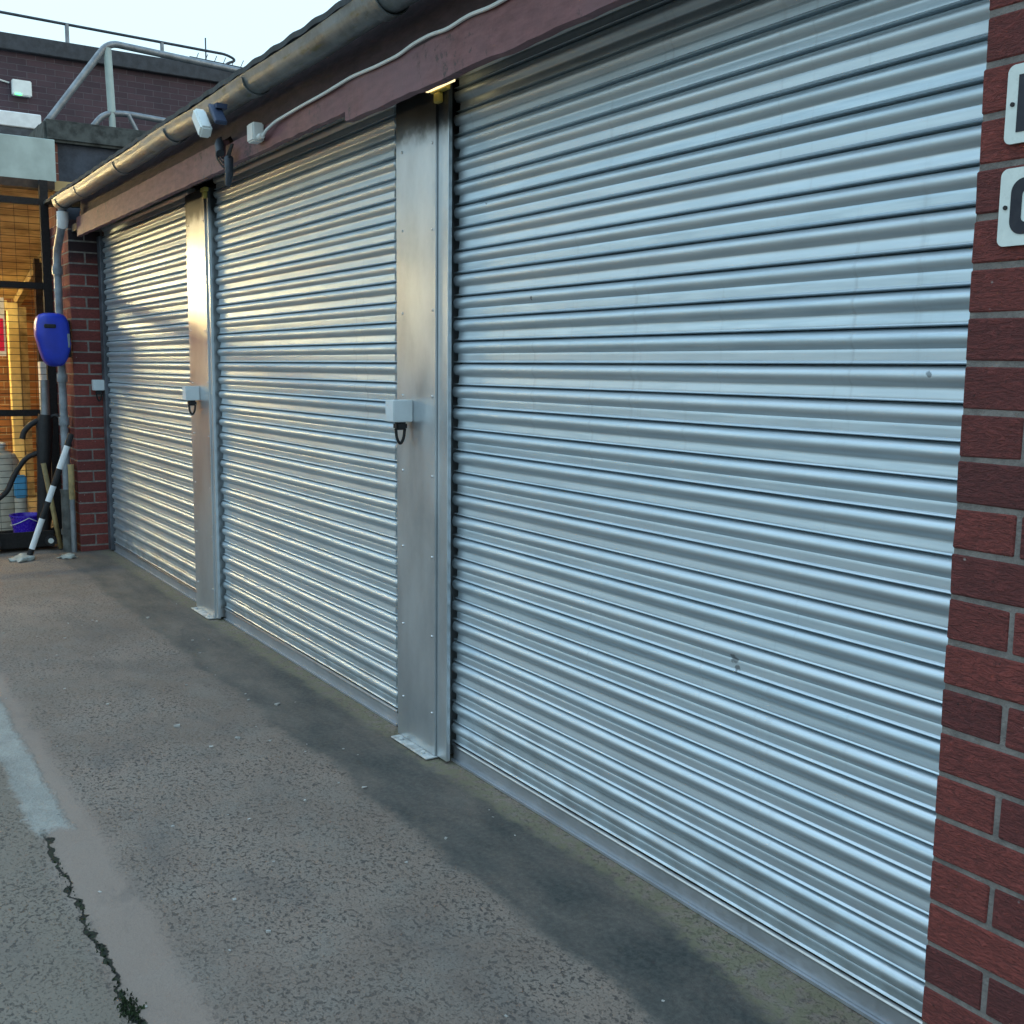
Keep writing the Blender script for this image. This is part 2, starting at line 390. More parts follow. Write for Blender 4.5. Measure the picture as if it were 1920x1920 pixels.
def brick_pier(x0, x1, y0, y1, z1, zoff, corner_right, visible_x=None):
    """shell of separate bricks round a mortar core; the free corner is on x0 or x1"""
    f = MB(); g = .010; k = 0; z = zoff
    while z > 0: z -= CH
    L = .235
    while z < z1:
        head = (k % 2 == 0)
        zz0, zz1 = max(z + g/2, 0.001), min(z + CH - g/2, z1)
        if zz1 - zz0 > .01:
            def bk(a, c, ya, yb):
                f.box(a, c, ya, yb, zz0, zz1, jit=.0013, bev=.0025)
            first = (L/2 if head else L)
            if corner_right:     # free corner at x1
                e = x1; ln = first
                while e > x0 + .02:
                    s = max(x0, e - ln); bk(s + g/2, e - (0 if e == x1 else g/2), y0, y0 + (.215 if (e == x1 and head) else .105)); e = s; ln = L
                yy = y0 + (.225 if head else .115)
                while yy < y1 - .03:
                    ye = min(y1, yy + (L if head else L/2 + .0)); bk(x1 - .1, x1, yy, ye - g); yy = ye; head = False
            else:                # free corner at x0
                e = x0; ln = first
                while e < x1 - .02:
                    s = min(x1, e + ln); bk(e + (0 if e == x0 else g/2), s - g/2, y0, y0 + (.215 if (e == x0 and head) else .105)); e = s; ln = L
        z += CH; k += 1
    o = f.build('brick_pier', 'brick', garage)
    mr = MB().box(x0 + .0015, x1 - .0015, y0 + .003, y1, 0, z1 - .001).build('mortar', 'mortar', o)
    return o
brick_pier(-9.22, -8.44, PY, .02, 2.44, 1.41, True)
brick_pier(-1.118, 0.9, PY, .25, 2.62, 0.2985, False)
# body: side and back walls, dark inside
wl = MB()
wl.box(-9.19, -9.0, .021, 4, 0, 2.6).box(.7, .9, .251, 4, 0, 2.6).box(-9.0, .7, 3.8, 4, 0, 2.6)
wl.build('wall', 'pillar_brick', garage)
MB().box(-9.0, .7, .30, .34, 0, 2.6).build('inner_lining', 'interior_dark', garage)  # unseen dark sheet put in to keep the inside black
# maroon beams over the doors, slightly ragged lower edge
def beam(x0, x1, zlo, zhi, y0, y1, name='fascia_beam', mat='maroon'):
    f = MB(); bm2 = bmesh.new(); n = max(2, int((x1-x0)/.06)); rows = []
    for i in range(n+1):
        x = x0 + (x1-x0)*i/n; a = zlo(x) + random.uniform(-.003, .003); t = zhi(x) + random.uniform(-.0015, .0015)
        rows.append([bm2.verts.new(p) for p in ((x, y0, a), (x, y0 + random.uniform(-.001, .001), t), (x, y1, t), (x, y1, a))])
    for a, c in zip(rows, rows[1:]):
        for k in range(4): bm2.faces.new((a[k], a[(k+1) % 4], c[(k+1) % 4], c[k]))
    bm2.faces.new(rows[0][::-1]); bm2.faces.new(rows[-1]); f.merge(bm2); return f.build(name, mat, garage)
beam(-8.10, -4.93, lambda x: 2.288, lambda x: 2.415, -.225, -.195)
beam(-4.90, -3.61, lambda x: 2.292, lambda x: 2.385, -.222, -.195)
beam(-3.605, -1.122, lambda x: 2.258, lambda x: 2.385, -.226, -.195)
beam(-8.10, -1.122, lambda x: 2.43 if x < -4.9 else 2.39, lambda x: 2.60, -.195, -.12, 'wall_plate', 'maroon_shaded')
f = MB()
f.box(-8.439, -1.122, -.118, -.030, 2.372, 2.40).box(-8.439, -1.122, -.194, -.1185, 2.350, 2.40)            # soffit board in front of the shutter slot
f.box(-8.439, -1.122, .12, .29, 2.33, 2.40).box(-8.439, -1.122, -.12, .29, 2.56, 2.60)
f.build('soffit', 'black_paint', garage)  # black colour carries the shade under the beam
MB().box(-5.95, -1.13, -.058, -.034, 2.366, 2.3715).build('steel_angle', 'screw_metal', garage)
# roof with corrugated edge
f = MB(); bm2 = bmesh.new(); prev = None
nX = 300
for i in range(nX+1):
    x = -9.25 + i*(10.4/nX); zc = 2.640 + .0035*math.sin(i*math.pi/3)
    vs = [bm2.verts.new(p) for p in ((x, -.262, zc - .022), (x, -.262, zc), (x, 4.1, zc + .25), (x, 4.1, zc + .22))]
    if prev:
        for k in range(3): bm2.faces.new((prev[k], prev[k+1], vs[k+1], vs[k]))
        bm2.faces.new((prev[3], prev[0], vs[0], vs[3]))
    prev = vs
f.merge(bm2); f.build('roof', 'roof_felt', garage)

# gutter: half-round trough with a rolled rim and collars at the joints
GY, GZ, GR = -.302, 2.53, .057
f = MB(); bm2 = bmesh.new(); ringA = []; ringB = []
prof = []
for k in range(15): a = math.pi + math.pi*k/14; prof.append((GY + GR*math.cos(a), GZ + GR*math.sin(a)))
inner = [(GY + (GR-.005)*math.cos(math.pi + math.pi*k/14), GZ + (GR-.005)*math.sin(math.pi + math.pi*k/14)) for k in range(14, -1, -1)]
prof = [(GY - GR - .004, GZ + .008)] + prof + [(GY + GR, GZ + .03), (GY + GR - .005, GZ + .03)] + inner + [(GY - GR + .006, GZ + .008)]
nx = 28; rows = []
for i in range(nx+1):
    x = -8.22 + (8.22 + 0.9)*i/nx; dz = .004*math.sin(i*1.7) - .004*(1-abs((i % 8)-4)/4)
    rows.append([bm2.verts.new((x, p[0], p[1]+dz)) for p in prof])
for a, c in zip(rows, rows[1:]):
    for k in range(len(prof)): bm2.faces.new((a[k], a[(k+1) % len(prof)], c[(k+1) % len(prof)], c[k]))
bm2.faces.new(rows[0][::-1]); bm2.faces.new(rows[-1]); f.merge(bm2)
gut = f.build('gutter', 'gutter', garage, smooth=45)
def half_collar(x, wdt, rad, parent, name='joint_collar', mat='gutter'):
    f = MB(); po = [(GY + rad*math.cos(math.pi*1.02 + math.pi*.96*k/12), GZ + rad*math.sin(math.pi*1.02 + math.pi*.96*k/12)) for k in range(13)]
    pi_ = [(GY + (rad-.004)*math.cos(math.pi*1.02 + math.pi*.96*k/12), GZ + (rad-.004)*math.sin(math.pi*1.02 + math.pi*.96*k/12)) for k in range(12, -1, -1)]
    f.prism(po + pi_, 0, x - wdt/2, x + wdt/2); return f.build(name, mat, parent, smooth=40)
for x in (-8.12, -7.5, -6.45, -5.42, -4.30, -3.12, -2.05): half_collar(x, .07, GR + .007, gut)
# downpipe with swan neck
dp = MB().tube(path([(-8.17, GY, GZ - .05), (-8.17, GY, 2.41), (-8.53, -.285, 2.20), (-8.53, -.285, .45)], .07), .028, 16).build('downpipe', 'grey_pipe', garage, smooth=40)
for z in (2.08, 1.30, .98): MB().tube([(-8.53, -.285, z-.03), (-8.53, -.285, z+.03)], .038, 16).build('pipe_collar', 'grey_pipe', dp, smooth=40)
MB().tube([(-8.17, GY, GZ - .075), (-8.17, GY, 2.40), (-8.20, GY, 2.36)], [.040, .040, .037], 16).build('outlet', 'white_paint', dp, smooth=40)
MB().tube([(-8.53, -.285, .47), (-8.53, -.285, .44), (-8.53, -.285, .0)], [.052, .046, .046], 16).tube([(-8.53, -.285, .17), (-8.53, -.285, .13)], .055, 16).build('iron_shoe', 'dirty_iron', dp, smooth=40)

# ---- roller shutters
PITCHZ = .075; Z0 = 1.405 + .0155 - 18*.075      # height of the last lip
# (fraction of the slat from its top, y out of plane); y<0 is towards the yard
PRF = [(0.00, .020), (.018, .018), (.034, .0105), (.055, .0045), (.08, .0012), (.115, -.0018), (.16, -.0044), (.21, -.0060), (.27, -.0067), (.34, -.0060), (.41, -.0038), (.47, -.0008), (.52, .0030), (.555, .0052),
       (.59, .0051), (.66, .0047), (.74, .0042), (.82, .0038), (.87, .0036), (.89, .0026), (.91, .0006), (.93, -.0001), (.952, .0014), (.966, .0100), (.978, .020)]
def shutter(x0, x1, label, seed):
    rnd = random.Random(seed); bm2 = bmesh.new()
    nsl = 31
    for i in range(nsl):
        zt = Z0 + (i+1)*PITCHZ
        tilt = rnd.uniform(-.0011, .0011) + (.0009 if i % 2 else -.0009); dy = rnd.uniform(-.0012, .0012); sh = (.004 if i % 2 else 0) + rnd.uniform(-.0015, .0015)
        amp = rnd.uniform(.0003, .0009); ph = rnd.uniform(0, 6)
        # stations along x; at both ends the flat part stops short of the roll
        xs = [x0 + sh, x0 + sh + .004, x0 + sh + .017, x0 + sh + .024]
        nmid = 14
        xs += [x0 + .06 + (x1 - x0 - .12)*k/nmid for k in range(nmid+1)]
        xs += [x1 - .024, x1 - .017, x1 - .004, x1]
        rows = []
        for j, x in enumerate(xs):
            end = 2 if j in (0, len(xs)-1) else 1 if j in (1, 2, len(xs)-2, len(xs)-3) else 0
            row = []
            for (t, yv) in PRF:
                y = yv + dy + tilt*(t-.5)*2 + ((-.0011 if i % 2 else .0011)*(t-.72)/.15 if .56 < t < .88 else 0) + amp*math.sin(ph + x*2.1) + .0006*math.sin(x*5.3+i)
                zz = zt - t*PITCHZ
                if end and .53 < t < .90: y = yv + .026
                if end and (t < .05 or t > .95): y = yv + .01
                if end == 2 and .06 <= t <= .50: y = yv + .006; zz = zt - (.28 + (t-.28)*.75)*PITCHZ
                row.append(bm2.verts.new((x, y, zz)))
            # back of the lath
            row.append(bm2.verts.new((x, .040, zt - .965*PITCHZ))); row.append(bm2.verts.new((x, .040, zt)))
            rows.append(row)
        n = len(rows[0])
        for a, c in zip(rows, rows[1:]):
            for k in range(n): f_ = bm2.faces.new((a[k], a[(k+1) % n], c[(k+1) % n], c[k])); f_.smooth = True
        bm2.faces.new(rows[0][::-1]); bm2.faces.new(rows[-1])
    f = MB(); f.merge(bm2); o = f.build('roller_shutter', 'slat', garage)
    for p in o.data.polygons: p.use_smooth = True
    try: o.data.set_sharp_from_angle(angle=R(50))
    except Exception: pass
    tag(o, label)
    # bottom rail: upright plate with a rolled top lip
    zl = Z0 - .003
    MB().box(x0 + .004, x1 - .003, .004, .012, .004, zl - .012).box(x0 + .004, x1 - .003, -.006, .0025, .002, .010).build('bottom_rail', 'bottom_rail_metal', o)
    MB().tube([(x0 + .004, .0025, zl - .006), (x1 - .003, .0025, zl - .006)], .0065, 8).build('bottom_lip', 'lip_aluminium', o, smooth=40)
    return o
S1 = shutter(-8.335, -6.225, 'farthest roller shutter, warm lamplight across its slats', 3)
S2 = shutter(-5.768, -3.655, 'middle roller shutter, half warm and half blue in the light', 5)
S3 = shutter(-3.228, -1.05, 'nearest and largest looking roller shutter, reflecting blue dusk', 9)
# dark strips behind the laths' ends, the slot's shade put into their colour
for a in (-8.335, -5.768, -3.228):
    MB().box(a - .03, a + .03, .046, .052, 0, 2.40).build('guide_back', 'channel_dark', garage)

# ---- steel posts with folded cover plates
def post(xl, xr, side_x, lab):
    d = .046
    f = MB(); f.box(xl, xr, -d, -.040, .012, 2.335).box(xl, xl + .004, -.0395, .03, .012, 2.335).box(xr - .004, xr, -.0395, .06, .012, 2.335)
    o = f.build('steel_post', 'plate', garage); tag(o, lab)
    # narrow guide channel on the camera-side edge, set back from the plate
    MB().box(xr + .003, side_x, -.038, -.022, .010, 2.335, bev=.0015).box(xr + .003, xr + .010, -.0215, .045, .010, 2.335).build('guide_rail', 'plate', o)
    for k in range(8):
        z = .17 + k*.285
        for x in (xl + .045, xr - .022):
            zz = z + random.uniform(-.01, .01)
            MB().tube([(x, -d + .001, zz), (x, -d - .004, zz)], [.0055, .004], 8).build('screw', 'screw_metal', o)
    # bent foot plate lying on the concrete, one corner lifted
    f = MB(); f.box(xl + .015, xr + .006, -d - .038, -d + .02, .004, .010, bev=.0015)
    bp = f.build('base_plate', 'foot_plate_metal', o)
    for x in (xl + .07, xr - .05): MB().tube([(x, -d - .020, .0095), (x, -d - .020, .018)], .009, 6).build('bolt', 'foot_plate_metal', bp)
    # yellow bell-mouth cap where the laths enter the guide
    g = MB(); g.box(xr - .015, side_x + .012, -.060, -.036, 2.312, 2.334, bev=.003).box(xr + .004, xr + .040, -.058, -.038, 2.278, 2.3115, bev=.004)
    g.build('guide_cap', 'yellow_plastic', o)
    return o
P2 = post(-3.565, -3.275, -3.203, 'nearer steel post with light guide strip along its edge')
P1 = post(-6.135, -5.80, -5.76, 'far steel post glaring with reflected lamplight')
MB().box(-3.30, -3.12, -.070, -.0605, 2.318, 2.336).build('glow_strip', 'strip_glow', P2)  # glowing strip put in for the bright light at the post head
g = MB().box(-8.438, -8.345, -.022, .05, .01, 2.33, bev=.002).build('guide_rail', 'guide_dark', garage)

# ------------------------------------------------------------------ lock boxes with bullet locks
def lock_box(x, y, z, label):
    t = thing('lock_box', (x, y, z), label, 'lock box', 'lock boxes on the shutter posts')
    MB().box(x - .036, x + .030, y - .078, y, z - .039, z + .039, bev=.003, seg=2).build('box', 'lock_box_paint', t)
    MB().box(x - .052, x - .037, y - .070, y - .002, z - .033, z + .033, bev=.002).build('bolt_housing', 'lock_box_paint', t)
    p = MB().box(x - .018, x + .018, y - .058, y - .014, z - .068, z - .040, bev=.006, seg=2).build('padlock', 'black_rubber', t)
    MB().tube(path([(x, y - .054, z - .064), (x, y - .050, z - .100), (x, y - .036, z - .122), (x, y - .022, z - .100), (x, y - .018, z - .064)], .02), .0055, 8).build('shackle', 'black_rubber', p, smooth=40)
    return t
lock_box(-3.468, -.0465, 1.250, 'pale lock box on the near steel post, black padlock hanging below')
lock_box(-5.99, -.0465, 1.250, 'pale lock box on the far glaring steel post, black padlock hanging below')
lock_box(-8.39, -.0225, 1.250, 'small pale lock box on the dark guide beside the left brick pier')

# ------------------------------------------------------------------ things on the fascia
t = thing('junction_box', (-4.45, -.23, 2.36), 'small white junction box at the end of the white cable', 'junction box')
MB().box(-4.475, -4.40, -.275, -.226, 2.32, 2.395, bev=.006, seg=2).build('box', 'white_plastic', t)
MB().tube([(-4.395, -.25, 2.335), (-4.36, -.25, 2.335)], .012, 10).build('cable_gland', 'white_plastic', t, smooth=40)
cpts = [(-4.365, -.245, 2.335), (-4.335, -.245, 2.350), (-4.25, -.236, 2.372), (-3.97, -.234, 2.381), (-3.77, -.234, 2.383), (-3.53, -.234, 2.392), (-3.33, -.234, 2.384), (-3.17, -.234, 2.383), (-3.08, -.234, 2.394),
        (-2.96, -.234, 2.395), (-2.87, -.234, 2.385), (-2.74, -.234, 2.394), (-2.63, -.234, 2.384), (-2.52, -.234, 2.388), (-2.2, -.234, 2.386), (-1.8, -.234, 2.39), (-1.2, -.234, 2.387), (-.4, -.234, 2.39)]
tag(MB().tube(path(cpts, .05, 4), .0058, 8).build('cable', 'white_plastic', smooth=40), 'thin white cable sagging along the top of the maroon beam', 'cable')
t = thing('security_light', (-4.54, -.36, 2.4), 'slanted white security light clipped over the gutter with blue bracket', 'security light')
q = Matrix.Rotation(R(-46), 3, 'Y')
MB().box(-4.60, -4.545, -.455, -.405, 2.33, 2.465, bev=.008, seg=2, rot=q).build('lamp_housing', 'white_plastic', t)
MB().box(-4.485, -4.465, -.42, -.37, 2.36, 2.48, bev=.004, rot=q).build('bracket', 'blue_tint_metal', t)
MB().box(-4.56, -4.47, -.40, -.355, 2.445, 2.465).build('clip', 'blue_tint_metal', t)
t = thing('camera_mount', (-4.82, -.23, 2.35), 'dark camera and cable tangle under the gutter beside the white box', 'camera')
MB().tube([(-4.90, -.25, 2.40), (-4.84, -.27, 2.37), (-4.80, -.28, 2.33)], [.016, .022, .018], 12).build('body', 'dark_tube', t, smooth=40)
MB().tube([(-4.78, -.25, 2.31), (-4.75, -.26, 2.24), (-4.77, -.26, 2.19)], [.020, .018, .012], 12).build('lens_hood', 'dark_tube', t, smooth=40)
for k in range(3):
    MB().tube(path([(-4.95+.02*k, -.24, 2.42), (-4.90+.03*k, -.27-.01*k, 2.36-.02*k), (-4.80, -.26, 2.30-.02*k), (-4.74+.01*k, -.25, 2.36)], .03), .0045, 6).build('flex', 'black_rubber', t, smooth=40)

# ------------------------------------------------------------------ letter plates on the right pier
def rounded(x0, x1, z0, z1, r, n=6):
    o = []
    for cx, cz, a0 in ((x1-r, z1-r, 0), (x0+r, z1-r, 90), (x0+r, z0+r, 180), (x1-r, z0+r, 270)):
        for k in range(n+1): a = R(a0 + 90*k/n); o.append((cx + r*math.cos(a), cz + r*math.sin(a)))
    return o
def plate(z0, label, which):
    x0, x1, z1 = -1.070, -.970, z0 + .122; yb = PY - .0015
    t = thing('letter_plate', (-1.02, yb, z0), label, 'letter sign', 'letter plates on the right brick pier')
    bp = MB().prism(rounded(x0, x1, z0, z1, .012), 1, yb, yb - .005).build('plate', 'enamel_cream', t)
    ya, yc = yb - .0052, yb - .0062
    if which == 'E':
        f = MB(); f.box(-1.050, -1.030, yc, ya, z0 + .017, z0 + .105).box(-1.0299, -.990, yc, ya, z0 + .087, z0 + .105).box(-1.0299, -.997, yc, ya, z0 + .053, z0 + .069).box(-1.0299, -.990, yc, ya, z0 + .017, z0 + .035)
    else:
        oo = rounded(-1.050, -.990, z0 + .017, z0 + .105, .022, 8); ii = rounded(-1.031, -1.009, z0 + .036, z0 + .086, .008, 8)
        bm2 = bmesh.new(); A = [bm2.verts.new((p[0], yc, p[1])) for p in oo]; B = [bm2.verts.new((p[0], yc, p[1])) for p in ii]
        for k in range(len(A)): bm2.faces.new((A[k], A[(k+1) % len(A)], B[(k+1) % len(A)], B[k]))
        r_ = bmesh.ops.extrude_face_region(bm2, geom=bm2.faces[:]); bmesh.ops.translate(bm2, vec=(0, ya-yc, 0), verts=[v for v in r_['geom'] if isinstance(v, bmesh.types.BMVert)])
        f = MB(); f.merge(bm2)
    f.build('letter', 'letter_black', t)
    for x in (-1.0585, -.981): MB().tube([(x, yb - .0045, z0 + .061), (x, yb - .0075, z0 + .061)], .0036, 10).build('screw', 'black_rubber', t)
    return t
plate(1.770, 'upper cream letter plate with a black letter, cut by the right edge', 'E')
plate(1.610, 'lower cream letter plate with a rounded black letter, cut by the right edge', 'O')

# ------------------------------------------------------------------ fenced yard on the left
# square brick pillar with coping behind the gutter end
t = thing('brick_pillar', (-9.6, .2, 0), 'dark rendered brick pillar with mossy concrete cap behind the gutter', 'pillar')
MB().box(-9.95, -9.34, -.13, -.095, 0, 3.13).build('brick_face', 'pillar_brick', t)
MB().box(-9.95, -9.34, -.0945, .62, 0, 3.13).build('shaft', 'dark_render', t)
MB().box(-10.0, -9.27, -.20, .70, 3.131, 3.30, bev=.02, seg=2).build('cap', 'coping_concrete', t)

# mesh gate
GX = -9.12
t = thing('mesh_gate', (GX, -1.2, 0), 'black wire mesh gate across the lamplit yard on the left', 'gate')
f = MB()
f.box(GX-.025, GX+.025, -.285, -.225, 0, 2.80)
for z in (1.02, 2.00, 2.635): f.box(GX-.022, GX+.022, -3.2, -.2855, z-.025, z+.025)
f.box(GX-.025, GX+.025, -3.26, -3.2005, 0, 2.80).box(GX-.022, GX+.022, -3.2, -.2855, .06, .10)
f.build('frame', 'black_paint', t)
f = MB()
z = .12
while z < 2.61:
    f.tube([(GX, -3.2, z), (GX, -.286, z)], .0023, 5); z += .05
y = -3.17
while y < -.29:
    f.tube([(GX+.003, y, .10), (GX+.003, y, 2.61)], .0014, 5); y += .10
f.build('wire_mesh', 'wire_black', t)

# canopy over the yard
t = thing('canopy', (-10.5, -1.5, 2.7), 'pale green fronted canopy over the mesh gate', 'canopy')
MB().box(-9.32, -9.20, -3.6, -.14, 2.81, 3.13, bev=.004).build('front_panel', 'pale_panel', t)
MB().box(-9.30, -9.16, -3.6, -.16, 2.745, 2.808).build('front_beam', 'brown_wood', t)
f = MB(); f.prism([(-9.33, 2.76), (-12.6, 2.08), (-12.6, 2.16), (-9.33, 2.84)], 1, -3.6, .9)
f.build('sloping_ceiling', 'ceiling', t)
for y in (.04, -.9, -1.9, -2.9):
    MB().prism([(-9.4, 2.735), (-12.55, 2.08), (-12.55, 2.0), (-9.4, 2.655)], 1, y-.03, y+.03).build('rafter', 'old_wood', t)
t = thing('yard_wall', (-12.6, -1, 0), 'lamplit orange brick wall at the back of the fenced yard', 'wall')
MB().box(-12.85, -12.6, -3.8, 1.2, 0, 2.6).build('brickwork', 'yard_brick', t)
MB().box(-12.6, -9.3, -3.9, -3.7, 1.7, 2.7).build('reflect_wall', 'cream_panel', t)  # unseen wall, upper part toned pale for the near post's reflection
MB().box(-12.6, -9.3, -3.9, -3.69, 0, 1.699).build('reflect_wall', 'dark_render', t)  # lower part darkened to tone down the near post's reflection
MB().box(-12.6, -9.96, .95, 1.15, 0, 2.6).build('return_wall', 'yard_brick', t)
t = thing('door_frame', (-12.5, 0, 0), 'tall yellow painted door frame in front of the lamplit brick wall', 'door frame')
MB().box(-12.30, -12.20, -.105, -.005, .01, 2.02, bev=.005).build('jamb', 'yellow_paint', t)
MB().box(-12.28, -12.21, -.0045, .075, .01, 1.98).build('reveal', 'old_wood', t)
MB().box(-12.30, -12.20, -1.2, -.106, 1.94, 2.04).build('head', 'yellow_paint', t)
t = thing('timber_post', (-11.0, .03, 0), 'dark timber post inside the fenced yard', 'post')
MB().box(-11.05, -10.95, -.035, .035, 0, 2.37).build('post', 'brown_wood', t)
t = thing('wall_cabinet', (-10.3, -.02, .8), 'grey white upright cabinet on the yard side of the pillar', 'cabinet')
MB().box(-10.30, -10.20, -.155, -.06, .80, 1.42, bev=.006).build('door', 'white_paint', t)
MB().box(-10.195, -10.19, -.13, -.09, .98, 1.08).build('vent', 'yellow_paint', t)
t = thing('notice_board', (-11.2, -.5, 1.4), 'white notice with a red block hanging in the yard', 'sign')
MB().box(-11.512, -11.50, -.95, -.235, 1.47, 2.03).build('board', 'sign_white', t)
MB().box(-11.4985, -11.497, -.92, -.250, 1.52, 1.83).build('red_block', 'sign_red', t)

# yard lamp, then an added fill lamp
t = thing('batten_lamp', (-10.9, -1.6, 2.25), 'long warm batten lamp under the canopy behind the mesh gate', 'lamp')
MB().box(-10.94, -10.84, -2.20, -1.15, 2.30, 2.345, bev=.004).build('back_plate', 'black_paint', t)
MB().box(-10.925, -10.855, -2.17, -1.18, 2.215, 2.298, bev=.02, seg=3).build('diffuser', 'lamp_glass', t)

t = thing('fill_lamp', (-12.55, -1.1, 1.95), 'unseen warm fill lamp added on the back wall of the fenced yard', 'lamp')  # out of view, added to brighten the yard inside
MB().box(-12.598, -12.56, -1.22, -.98, 1.88, 2.02, bev=.004).build('back_plate', 'black_paint', t)
MB().box(-12.559, -12.47, -1.20, -1.0, 1.90, 2.0, bev=.02, seg=3).build('diffuser', 'fill_lamp_glass', t)

# ------------------------------------------------------------------ clutter by the gate
def lathe(pts, cx, cy, n=20):
    f = MB(); bm2 = bmesh.new(); rings = []
    for r_, z in pts: rings.append([bm2.verts.new((cx + r_*math.cos(2*math.pi*k/n), cy + r_*math.sin(2*math.pi*k/n), z)) for k in range(n)])
    for a, c in zip(rings, rings[1:]):
        for k in range(n): bm2.faces.new((a[k], a[(k+1) % n], c[(k+1) % n], c[k]))
    bm2.faces.new(rings[0][::-1]); bm2.faces.new(rings[-1]); f.merge(bm2); return f
# blue container: rounded egg-like reel case
t = thing('hose_reel_case', (-8.45, -.36, 1.4), 'bright blue plastic case hung on the downpipe by the brick pier', 'plastic case')
bm2 = bmesh.new(); bmesh.ops.create_cube(bm2, size=1); bmesh.ops.subdivide_edges(bm2, edges=bm2.edges[:], cuts=6, use_grid_fill=True)
for v in bm2.verts:
    c = v.co*2; L = (abs(c.x)**4 + abs(c.y)**4 + abs(c.z)**4)**.25; c = c/L
    tz = (c.z+1)/2; wy = .78 + .24*math.sin(min(1, tz*1.5)*math.pi/2)
    if c.z < -.2: wy *= 1 + .18*(c.z+.2)
    v.co = Vector((c.x*.085, c.y*.114*wy, c.z*.192)) + Vector((0, (-.012 if c.z > 0 else .0), 0))
bmesh.ops.translate(bm2, verts=bm2.verts, vec=(-8.43, -.348, 1.575)); f = MB(); f.merge(bm2); case = f.build('shell', 'blue_plastic', t, smooth=80)
MB().box(-8.355, -8.340, -.425, -.345, 1.655, 1.685, bev=.006).build('handle', 'black_rubber', t)
MB().box(-8.40, -8.352, -.27, -.252, 1.52, 1.62, bev=.003).build('clip', 'grey_pipe', t)
MB().box(-8.50, -8.42, -.262, -.232, 1.45, 1.72, bev=.006).build('wall_bracket', 'black_rubber', t)
# striped pole
A = Vector((-8.28, -.285, .90)); B = Vector((-8.30, -.600, .03))
t = thing('striped_pole', (-8.3, -.6, 0), 'black and white banded pole leaning against the brick pier', 'pole')
def seg(a, c, mat, name, r_=.021): MB().tube([A.lerp(B, a), A.lerp(B, c)], r_, 12).build(name, mat, t, smooth=40)
seg(0, .10, 'black_rubber', 'black_band'); seg(.10, .29, 'white_paint', 'white_band'); seg(.29, .43, 'black_rubber', 'black_band')
seg(.43, .56, 'white_paint', 'white_band'); seg(.56, .70, 'black_rubber', 'black_band'); seg(.70, .95, 'white_paint', 'white_band'); seg(.95, 1.0, 'black_rubber', 'black_band')
# black tool with hose
t = thing('garden_tool', (-8.75, -.42, 0), 'black garden tool with grey tube and curved hose standing at the gate post', 'garden tool')
MB().tube([(-8.75, -.37, 1.28), (-8.75, -.375, 1.02)], [.030, .034], 14).build('tube', 'tube_galv', t, smooth=40)
MB().tube([(-8.75, -.375, 1.02), (-8.75, -.385, .93), (-8.76, -.40, .60), (-8.77, -.41, .25), (-8.78, -.42, .03)], [.050, .062, .050, .055, .030], 14).build('body', 'black_rubber', t, smooth=60)
MB().tube(path([(-8.74, -.36, .98), (-8.70, -.31, 1.03), (-8.66, -.245, .95), (-8.64, -.225, .78)], .08), .014, 10).build('hose', 'black_rubber', t, smooth=40)
MB().tube(path([(-8.75, -.41, .98), (-8.75, -.47, .96), (-8.75, -.53, .90), (-8.75, -.545, .84)], .05), .022, 10).build('grip', 'black_rubber', t, smooth=40)
MB().tube(path([(-8.76, -.42, .74), (-8.78, -.52, .70), (-8.80, -.60, .58), (-8.80, -.66, .44), (-8.80, -.74, .38)], .08), .020, 10).build('suction_hose', 'black_rubber', t, smooth=40)
# tall white drum with a pale blue pack
t = thing('plastic_drum', (-9.45, -.62, 0), 'cream plastic drum behind the mesh gate', 'drum')
lathe([(.12, .01), (.15, .03), (.155, .35), (.15, .62), (.12, .68), (.05, .71), (.05, .74)], -9.45, -.62).build('body', 'cream_panel', t, smooth=40)
lathe([(.056, .735), (.056, .765), (.03, .775)], -9.45, -.62, 14).build('lid', 'white_plastic', t, smooth=40)
t = thing('detergent_bottle', (-9.26, -.50, .3), 'pale blue bottle in front of the cream drum', 'bottle')
MB().box(-9.30, -9.22, -.545, -.455, .34, .52, bev=.012, seg=2).build('label_band', 'cyan_plastic', t)
lathe([(.046, .005), (.048, .02), (.048, .339)], -9.26, -.50, 16).build('base', 'cream_panel', t, smooth=40)
# purple bucket
t = thing('bucket', (-9.0, -.55, 0), 'purple plastic bucket beside the striped pole', 'bucket')
lathe([(.085, .055), (.115, .235), (.122, .24), (.122, .252), (.108, .25), (.08, .075), (.0, .07)], -8.90, -.52, 24).build('tub', 'purple_plastic', t, smooth=40)
MB().tube([(-8.90+.118*math.cos(a), -.52+.118*math.sin(a)*.98, .235-.06*abs(math.sin(a))) for a in [math.pi*k/12-math.pi/2 for k in range(13)]], .003, 6).build('bail', 'white_plastic', t)
# low trolley
t = thing('low_trolley', (-8.9, -.6, 0), 'low black trolley with pale wheels on the ground by the gate', 'trolley')
MB().box(-9.05, -8.66, -.95, -.37, .035, .054, bev=.004).build('deck', 'black_paint', t)
MB().box(-8.655, -8.64, -.95, -.37, .030, .15, bev=.004).build('front_rail', 'black_paint', t)
for y in (-.78, -.40):
    wh = MB().tube([(-8.637, y, .075), (-8.612, y, .075)], .040, 18).build('wheel', 'black_rubber', t, smooth=40)
    MB().tube([(-8.6115, y, .075), (-8.606, y, .075)], .020, 14).build('hub', 'white_plastic', wh, smooth=40)
